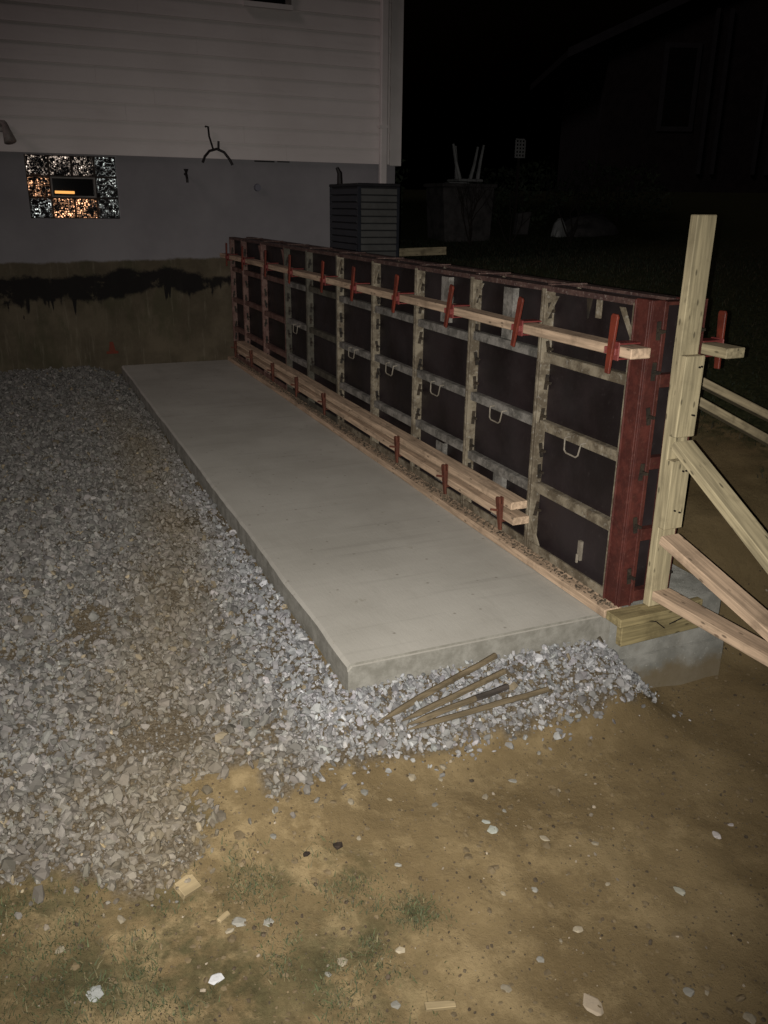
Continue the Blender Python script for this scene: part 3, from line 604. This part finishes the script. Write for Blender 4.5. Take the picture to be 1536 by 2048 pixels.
def gz(x, y): return float(terrain(x, y)+micro(np.array(x), np.array(y)))
def rock(x, y, r, col, label, group=None, flat=(.22, .34), name='stone'):
    V, F, T = stones(1, np.zeros((1, 3)), np.array([r]), np.array([col]), flat, .12, .22)
    o = link(name, fast_mesh(name, V, F, STONE, T), None); o.location = (x, y, gz(x, y)-r*.08); return tag(o, label, 'stone', group)
PS = (.265, .225, .16); G_ = (.20, .19, .165)
rock(-1.032, -1.328, .043, (.32, .26, .19), 'large flat pale stone, biggest on the bare dirt')
rock(-.796, -.755, .026, PS, 'squarish pale stone alone on the dirt in front of the stakes')
rock(-.529, -1.064, .030, (.27, .26, .21), 'long thin grey stone sliver lying on the dirt', None, (.25, .3))
rock(-1.885, -.988, .024, (.42, .42, .43), 'bright white stone among the foreground grass')
rock(-2.157, -.945, .032, (.30, .31, .30), 'flat grey stone in the foreground grass')
rock(-.217, -.892, .024, (.34, .31, .30), 'larger of two grey stones side by side out on the dirt')
rock(-.116, -.857, .018, (.34, .31, .30), 'smaller of two grey stones side by side out on the dirt')
rock(-.944, -.687, .023, (.30, .31, .27), 'larger of a touching pair of greenish grey stones')
rock(-.943, -.643, .018, (.28, .29, .26), 'smaller of a touching pair of greenish grey stones')
for (x, y, r) in ((-.731, -.458, .020), (-.92, -1.107, .021), (-1.083, -1.171, .013), (-.653, -.827, .015), (-.873, -.514, .018), (-1.062, -.51, .016), (-1.217, -1.223, .018), (-.768, -1.369, .022), (-1.577, -1.029, .017), (-1.623, -1.053, .012),
                  (-.957, -.948, .014), (-.726, -.986, .011), (-1.498, -1.179, .018), (-1.42, -1.034, .017), (-.721, -1.382, .012), (-.666, -1.479, .02), (-1.05, -.93, .012), (-.99, -1.13, .010), (-1.37, -.62, .013), (-1.30, -.75, .015),
                  (-.85, -.60, .010), (-.60, -.55, .011), (-1.72, -.86, .02), (-1.79, -.84, .025), (-1.82, -.86, .018), (-1.62, -.56, .016), (-2.22, -.80, .017), (-2.07, -.74, .018), (-1.2, -.46, .013), (-.45, -.50, .009), (-1.34, -.47, .018), (-1.28, -.43, .02), (-1.08, -.37, .022), (-.98, -.39, .014), (-.95, -.35, .018), (-.56, -.36, .013)):
    k = random.uniform(.7, 1.15); tan_ = random.random() < .6; near = y > -.60
    rock(x, y, r, sc(PS if tan_ else G_, k), ('small tan stone' if tan_ else 'small grey stone')+(' on the dirt just off the gravel edge' if near else ' in the grassy dirt' if x < -1.55 else ' lying loose on open bare dirt'), 'loose stones on the dirt', (.25, .5))
def chip(x, y, l, wd, th, rz, rx, label, group=None, mat=None):
    mb = MB(); j = lambda a: a*random.uniform(.8, 1.15)
    mb.poly([(-l/2, -wd/2), (j(l/2), -wd/2), (l/2, j(wd/3)), (j(l/4), wd/2), (-l/2, j(wd/2))], 'z', -th/2, th/2)
    o = mb.build('wood_offcut', mat or CHIP, None, .0015); o.location = (x, y, gz(x, y)+th*.35+.004); o.rotation_euler = (rx, .1, rz); return tag(o, label, 'offcut', group)
chip(-1.893, -.693, .058, .050, .018, .5, .35, 'square sawn wood offcut at the edge of the gravel')
chip(-2.065, -.468, .060, .030, .006, .8, .4, 'split wood chip lying on the foreground gravel')
chip(-1.823, -.817, .040, .016, .008, .6, .1, 'small bright wood splinter on the dirt by the offcut')
chip(-1.402, -1.228, .075, .018, .010, -.2, .1, 'bright splintered wood sliver in the foreground dirt')
for (x, y, r, lab) in ((-1.445, -.638, .018, 'larger dark mud clod on the bare dirt'), (-1.545, -.65, .014, 'smaller dark mud clod on the bare dirt')):
    V_, F_, T_ = stones(1, np.zeros((1, 3)), np.array([r]), np.array([(.02, .014, .01)]), (.4, .6), .2, .4); o = link('mud_clod', fast_mesh('mud_clod', V_, F_, CLOD, T_), None); o.location = (x, y, gz(x, y)+.003); tag(o, lab, 'clod')

# ---------------------------------------------------------------- the house
HX0, HX1, ZS = -7.5, 1.925, 2.0
H = empty('house', (0, YH, 0)); tag(H, 'white sided house on a grey painted foundation with a glass block window', 'house')
def hp(mb, name, mat, parent=None, bevel=0, smooth=False):   # house parts are modelled in world metres
    o = mb.build(name, mat, parent or H, bevel, smooth)
    if not parent: o.location = (0, -YH, 0)
    return o
WX0, WX1, WZ0, WZ1 = -1.862, -1.045, 1.425, 1.990
fnd = MB(); T = .35
fnd.box(HX0, WX0, YH, YH+T, -.7, ZS); fnd.box(WX1, HX1-.055, YH, YH+T, -.7, ZS); fnd.box(WX0, WX1, YH, YH+T, -.7, WZ0); fnd.box(WX0, WX1, YH, YH+T, WZ1, ZS)
fnd.box(HX1-.055-T, HX1-.055, YH+T, YH+8, -.7, ZS); fnd.box(HX0, HX0+T, YH+T, YH+8, -.7, ZS); fnd.box(HX0+T, HX1-.055-T, YH+7.6, YH+8, -.7, ZS)
hp(fnd, 'foundation_wall', FOUND)
core = MB().box(HX0, HX1-.05, YH+.02, YH+7.9, ZS+.004, 6.2); hp(core, 'wall', TRIM)
Z = ZS; k = 0
while Z < 6.1:
    mb = MB(); e_ = .152; mb.poly([(YH-.026, Z), (YH-.023, Z+.012), (YH-.010, Z+e_+.006), (YH+.018, Z+e_+.006), (YH+.018, Z)], 'x', HX0, (sx_ := random.uniform(-1.6, 1.0)))
    hp(mb, 'siding_board', SIDING); ot = .0016
    mb = MB(); mb.poly([(YH-.026-ot, Z), (YH-.023-ot, Z+.012), (YH-.010-ot, Z+e_+.006), (YH+.018, Z+e_+.006), (YH+.018, Z)], 'x', sx_+.001, HX1-.135)
    hp(mb, 'siding_board', SIDING); Z += e_
hp(MB().box(HX1-.133, HX1, YH-.040, YH+.018, ZS-.012, 6.18).box(HX1-.046, HX1, YH+.0185, YH+.14, ZS-.012, 6.18), 'corner_post', TRIM, None, .004)
ds = hp(MB().box(1.655, 1.735, YH-.105, YH-.045, 1.02, 6.1), 'downspout', TRIM, None, .01)
for z in (2.35, 3.6): MB().box(1.645, 1.745, YH-.109, YH-.043, z, z+.03).build('strap', TRIM, ds)
hp(MB().poly([(YH-.45, 6.0), (YH+3.9, 8.3), (YH+8.4, 6.0), (YH+8.4, 6.18), (YH+3.9, 8.5), (YH-.45, 6.18)], 'x', HX0-.3, HX1+.3), 'roof', ROOFM)
# upper window, only its sill reaches the picture
uw = hp(MB().box(.25, .31, YH-.055, YH-.035, 3.40, 4.6).box(.66, .72, YH-.055, YH-.035, 3.40, 4.6).box(.31, .66, YH-.055, YH-.035, 4.54, 4.6), 'window', FRAME_G)
MB().box(.311, .659, YH-.050, YH-.037, 3.40, 4.539).build('pane', DARKGLASS, uw); MB().box(.24, .73, YH-.075, YH-.034, 3.355, 3.399).build('sill', TRIM, uw)
# glass block window
gw = hp(MB().box(WX0+.002, WX1-.002, YH+.07, YH+.085, WZ0+.002, WZ1-.002), 'glass_block_window', MORTAR)
cw, ch = (WX1-WX0)/4, (WZ1-WZ0)/3
def vent_box(x0, x1, z0, z1): MB().box(x0, x0+.014, YH+.012, YH+.062, z0, z1).box(x1-.014, x1, YH+.012, YH+.062, z0, z1).box(x0+.014, x1-.014, YH+.012, YH+.062, z0, z0+.014).box(x0+.014, x1-.014, YH+.012, YH+.062, z1-.014, z1).build('vent_frame', FRAME_G, gw)
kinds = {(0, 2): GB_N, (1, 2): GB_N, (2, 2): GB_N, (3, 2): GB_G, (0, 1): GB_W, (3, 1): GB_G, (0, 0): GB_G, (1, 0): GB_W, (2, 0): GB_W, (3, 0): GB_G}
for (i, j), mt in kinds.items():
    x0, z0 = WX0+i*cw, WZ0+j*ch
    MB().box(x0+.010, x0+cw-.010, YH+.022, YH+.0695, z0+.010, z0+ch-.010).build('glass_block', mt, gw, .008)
vx0, vx1, vz0, vz1 = WX0+cw+.004, WX0+3*cw-.004, WZ0+ch+.004, WZ0+2*ch-.004
vent_box(vx0, vx1, vz0, vz1); MB().box(vx0+.0145, vx1-.0145, YH+.050, YH+.060, vz0+.0145, vz1-.0145).build('vent_pane', DARKGLASS, gw)
MB().tube([(vx0+.03, YH+.040, vz0+.045), (vx0+.205, YH+.040, vz0+.043)], .012, 8).build('lamp_tube', TUBE, gw)
# small things fixed to the house
lf = hp(MB().box(-2.08, -1.98, YH-.060, YH-.036, 2.16, 2.26), 'flood_lamp', LAMPH, None, .01)
MB().tube([(-2.03, YH-.06, 2.21), (-2.02, YH-.10, 2.24), (-1.985, YH-.12, 2.20)], .014, 8).build('arm', LAMPH, lf); MB().tube([(-1.995, YH-.11, 2.235), (-1.985, YH-.13, 2.17), (-1.965, YH-.17, 2.075)], [.022, .036, .055], 12).build('lamp_head', LAMPH, lf, 0, True)
hh = hp(MB().tube([(-.185, YH-.06, 2.285), (-.155, YH-.05, 2.285), (-.148, YH-.046, 2.20), (-.115, YH-.046, 2.085)], .010, 6).tube([(-.058, YH-.046, 2.16), (-.062, YH-.046, 2.075)], .011, 6), 'hose_hanger', IRON)
MB().tube([(-.25+.0, YH-.16, 1.955), (-.225, YH-.155, 2.01), (-.175, YH-.145, 2.062), (-.10, YH-.14, 2.083), (-.03, YH-.145, 2.055), (.02, YH-.155, 1.99), (.045, YH-.16, 1.94)], .013, 7).build('saddle', IRON, hh)
MB().tube([(-.10, YH-.046, 2.08), (-.10, YH-.14, 2.08)], .01, 6).build('bracket', IRON, hh)
sg = hp(MB().tube([(-.397, YH+.0, 1.85), (-.397, YH-.06, 1.85), (-.395, YH-.085, 1.80), (-.395, YH-.085, 1.77)], .013, 8), 'spigot', IRON); MB().tube([(-.397, YH-.062, 1.85), (-.397, YH-.066, 1.895)], [.008, .024], 8).build('handwheel', IRON, sg)
hp(MB().tube([(.331, YH-.0, 1.74), (.331, YH-.035, 1.74)], [.038, .032], 12), 'vent_cap', m_plain('vent_cap_grey', (.17, .165, .20), (.14, .135, .16), 8, .6))
hp(MB().poly([(-1.262, .245), (-1.228, .245), (-1.21, .155), (-1.185, .150), (-1.185, .125), (-1.30, .125), (-1.30, .150), (-1.275, .155)], 'y', YH-.0015, YH+.0), 'paint_mark', ORANGE)
hp(MB().box(.31, .52, YH-.006, YH+.0, 1.984, 1.997).box(.55, .68, YH-.006, YH, 1.987, 1.998), 'gap_shade_strip', IRON)  # thin black strips drawn in place of the shaded gap under the siding

# ---------------------------------------------------------------- air conditioner
ax, ay, az = .99, 5.40, 1.02; AW, AD, AH = .43, .80, .76
gpad = MB().box(-.06, AW+.06, -.06, AD+.06, -.12, -.002); ac = empty('air_conditioner', (ax, ay, az)); tag(ac, 'blue grey louvred air conditioning condenser standing by the house corner', 'air conditioner')
gpad.build('pad', FOOT, ac, .01)
MB().box(.012, AW-.012, .012, AD-.012, 0, AH-.03).build('casing', AC_D, ac)
MB().box(-.004, AW+.004, -.004, AD+.004, AH-.0295, AH).build('top_cover', AC_D, ac, .006)
for (x, y) in ((0, 0), (AW-.03, 0), (0, AD-.03), (AW-.03, AD-.03)): MB().box(x, x+.03, y, y+.03, 0, AH-.03).build('corner_post', AC_B, ac, .003)
nl = 11
for i in range(nl):
    z = .02+i*(AH-.06)/nl; h = (AH-.06)/nl
    MB().poly([(.010, z), (-.004, z+.006), (.006, z+h*.88), (.011, z+h*.88)], 'x', .031, AW-.031).build('louvre', AC_G, ac)
    MB().poly([(.010, z), (-.004, z+.006), (.006, z+h*.86), (.011, z+h*.86)], 'y', .031, AD-.031).build('louvre', AC_B, ac)
MB().tube([(.02, AD-.25, AH-.002), (.018, AD-.25, AH+.10), (-.01, AD-.25, AH+.15)], [.03, .026, .016], 8).build('hose', IRON, ac)

# ---------------------------------------------------------------- dim things in the back yard
bz = gz(4.75, 10.3)
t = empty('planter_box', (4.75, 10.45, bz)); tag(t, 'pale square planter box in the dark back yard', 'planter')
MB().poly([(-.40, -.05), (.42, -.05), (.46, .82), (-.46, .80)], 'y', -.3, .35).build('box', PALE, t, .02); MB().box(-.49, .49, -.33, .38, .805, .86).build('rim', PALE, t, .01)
t = empty('plastic_chair', (4.82, 10.45, bz+.87)); tag(t, 'white plastic chair turned upside down on the planter box', 'chair')
MB().box(-.22, .22, -.22, .22, .02, .06).build('seat', WHITE, t, .015); MB().poly([(-.22, -.30), (.22, -.30), (.22, .05), (-.22, .05)], 'y', .225, .25).build('backrest', WHITE, t) if 0 else MB().poly([(-.2, .0), (.2, .0), (.17, .018), (-.17, .018)], 'y', .2, .36).build('backrest', WHITE, t)
for (x, y, dx) in ((-.2, -.2, -.16), (-.05, .2, -.02), (.12, -.2, .06), (.2, .2, .14)): MB().tube([(x, y, .06), (x+dx*.5, y, .3), (x+dx, y*1.2, .56)], [.032, .026, .018], 6).build('leg', WHITE, t)
def twig(base, ht, n, seed, label):
    r = random.Random(seed); t = empty('bare_shrub', base); tag(t, label, 'shrub')
    def grow(p, d, L, rd, dep, mb):
        q = p+d*L; mid = p+d*L*.5+Vector((r.uniform(-1, 1), r.uniform(-1, 1), 0))*L*.08; mb.tube([p, mid, q], [rd, rd*.85, rd*.65], 5)
        if dep:
            for _ in range(r.choice((2, 2, 3))): grow(q, (d+Vector((r.uniform(-.7, .7), r.uniform(-.7, .7), r.uniform(-.1, .5)))).normalized(), L*r.uniform(.55, .8), rd*.6, dep-1, mb)
    for i in range(n):
        mb = MB(); grow(Vector((0, 0, -.02)), Vector((r.uniform(-.6, .6), r.uniform(-.4, .4), 1)).normalized(), ht*.38, .014, 3, mb); mb.build('stem', BARK, t)
twig((4.55, 9.7, gz(4.55, 9.7)), 1.0, 4, 3, 'leafless dark shrub in front of the planter box'); twig((5.2, 9.6, gz(5.2, 9.6)), .85, 3, 5, 'low leafless shrub beside the planter box')
twig((6.2, 9.4, gz(6.2, 9.4)), 1.2, 4, 11, 'bare shrub between the planter box and the white bundle'); twig((7.9, 10.9, gz(7.9, 10.9)), 1.1, 4, 17, 'bare shrub behind the crumpled heap')
def bush(x, y, rx, h, seed, label):
    q = np.random.default_rng(seed); n = 1500; t = empty('leafy_bush', (x, y, gz(x, y))); tag(t, label, 'bush'); d = q.normal(0, 1, (n, 3)); d /= np.linalg.norm(d, axis=1)[:, None]
    lump = 1+.35*np.sin(d[:, 0]*5+seed)*np.cos(d[:, 2]*4+d[:, 1]*3); p = d*(q.uniform(.45, 1, n)**.5*lump)[:, None]*np.array([rx, rx*.8, h*.5])+np.array([0, 0, h*.52])
    a, b = q.normal(0, 1, (n, 3)), q.normal(0, 1, (n, 3)); a /= np.linalg.norm(a, axis=1)[:, None]; b = np.cross(a, b); b /= np.linalg.norm(b, axis=1)[:, None]; l = q.uniform(.025, .06, n)[:, None]
    V = np.stack([p-a*l, p+b*l*.45, p+a*l, p-b*l*.45], 1).reshape(-1, 3); F = np.arange(4*n).reshape(-1, 4); T = np.repeat(np.array([.022, .032, .015])*q.uniform(.4, 1.6, n)[:, None], 4, 0)
    link('crown', fast_mesh('crown', V, F, BLADE, T), None, t); MB().tube([(0, 0, -.05), (.02, 0, h*.5)], [.04, .015], 6).build('trunk', BARK, t)
bush(6.5, 11.4, .8, 1.1, 3, 'dark leafy bush behind the small lattice panel'); bush(8.9, 11.8, 1.0, 1.0, 8, 'wide dark bush on the lawn past the crumpled heap'); bush(3.4, 10.9, .55, 1.3, 5, 'dark bush between the house corner and the planter box')
def lattice(x, y, z, wd, ht, label):
    t = empty('lattice_panel', (x, y, z)); tag(t, label, 'lattice')
    for i in range(4): MB().box(-wd/2+i*wd/3-.012, -wd/2+i*wd/3+.012, -.012, .0, 0, ht).build('slat', WHITE, t)
    for i in range(6): MB().box(-wd/2, wd/2, .001, .012, i*ht/5, i*ht/5+.024).build('rail', WHITE, t)
    MB().box(-.02, .02, .013, .04, -1.3, .02).build('stand', BARK, t)
lattice(5.9, 10.6, gz(5.9, 10.6)+1.22, .17, .27, 'small white lattice panel raised on a dark stand'); 
t2 = MB().poly([(-.14, 0), (.10, 0), (.14, .36), (-.10, .33)], 'y', -.05, .05).build('yard_board', PALE, None, .01); t2.location = (5.72, 10.1, gz(5.72, 10.1)+.08); tag(t2, 'small pale board leaning in the back yard by the shrub', 'board')
def heap(x, y, rx, ry, h, mat, name, label, cat):
    bm = bmesh.new(); bmesh.ops.create_icosphere(bm, subdivisions=3, radius=1)
    for v in bm.verts:
        k = 1+.5*(float(fbm(np.array(v.co.x+3), np.array(v.co.y+v.co.z), 2.6, 13))-.5); v.co = Vector((v.co.x*rx*k, v.co.y*ry*k, max(v.co.z, -.15)*h*k))
    me = bpy.data.meshes.new(name); bm.to_mesh(me); bm.free(); o = link(name, me, mat); o.location = (x, y, gz(x, y)); tag(o, label, cat); return o
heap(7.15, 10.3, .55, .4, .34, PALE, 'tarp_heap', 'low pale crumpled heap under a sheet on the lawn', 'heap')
heap(6.55, 10.25, .13, .12, .30, WHITE, 'bundle', 'small white bundle beside the crumpled heap', 'bundle')
tag(board('edging_board', (1.95, 6.9, gz(1.95, 6.9)+.10), (2.7, 6.9, gz(2.7, 6.9)+.12), .09, .04, WOODD, (0, -1, 0)), 'short weathered edging board by the house corner', 'board')

# neighbour's house up the slope
NB = empty('neighbour_house', (14.4, 20, 1.7), rad(-24)); tag(NB, 'dark gabled house across the yard, barely visible at night', 'house')
def npart(mb, name, mat, parent=None):
    o = mb.build(name, mat, parent or NB)
    if not parent: o.location = -Vector(NB.location)
    return o
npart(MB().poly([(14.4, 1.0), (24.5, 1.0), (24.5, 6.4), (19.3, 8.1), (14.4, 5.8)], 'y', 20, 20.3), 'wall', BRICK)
npart(MB().box(14.4, 14.7, 20.301, 27, 1.0, 5.75), 'side_wall', NLIT)  # paler colour paints in the light this side catches
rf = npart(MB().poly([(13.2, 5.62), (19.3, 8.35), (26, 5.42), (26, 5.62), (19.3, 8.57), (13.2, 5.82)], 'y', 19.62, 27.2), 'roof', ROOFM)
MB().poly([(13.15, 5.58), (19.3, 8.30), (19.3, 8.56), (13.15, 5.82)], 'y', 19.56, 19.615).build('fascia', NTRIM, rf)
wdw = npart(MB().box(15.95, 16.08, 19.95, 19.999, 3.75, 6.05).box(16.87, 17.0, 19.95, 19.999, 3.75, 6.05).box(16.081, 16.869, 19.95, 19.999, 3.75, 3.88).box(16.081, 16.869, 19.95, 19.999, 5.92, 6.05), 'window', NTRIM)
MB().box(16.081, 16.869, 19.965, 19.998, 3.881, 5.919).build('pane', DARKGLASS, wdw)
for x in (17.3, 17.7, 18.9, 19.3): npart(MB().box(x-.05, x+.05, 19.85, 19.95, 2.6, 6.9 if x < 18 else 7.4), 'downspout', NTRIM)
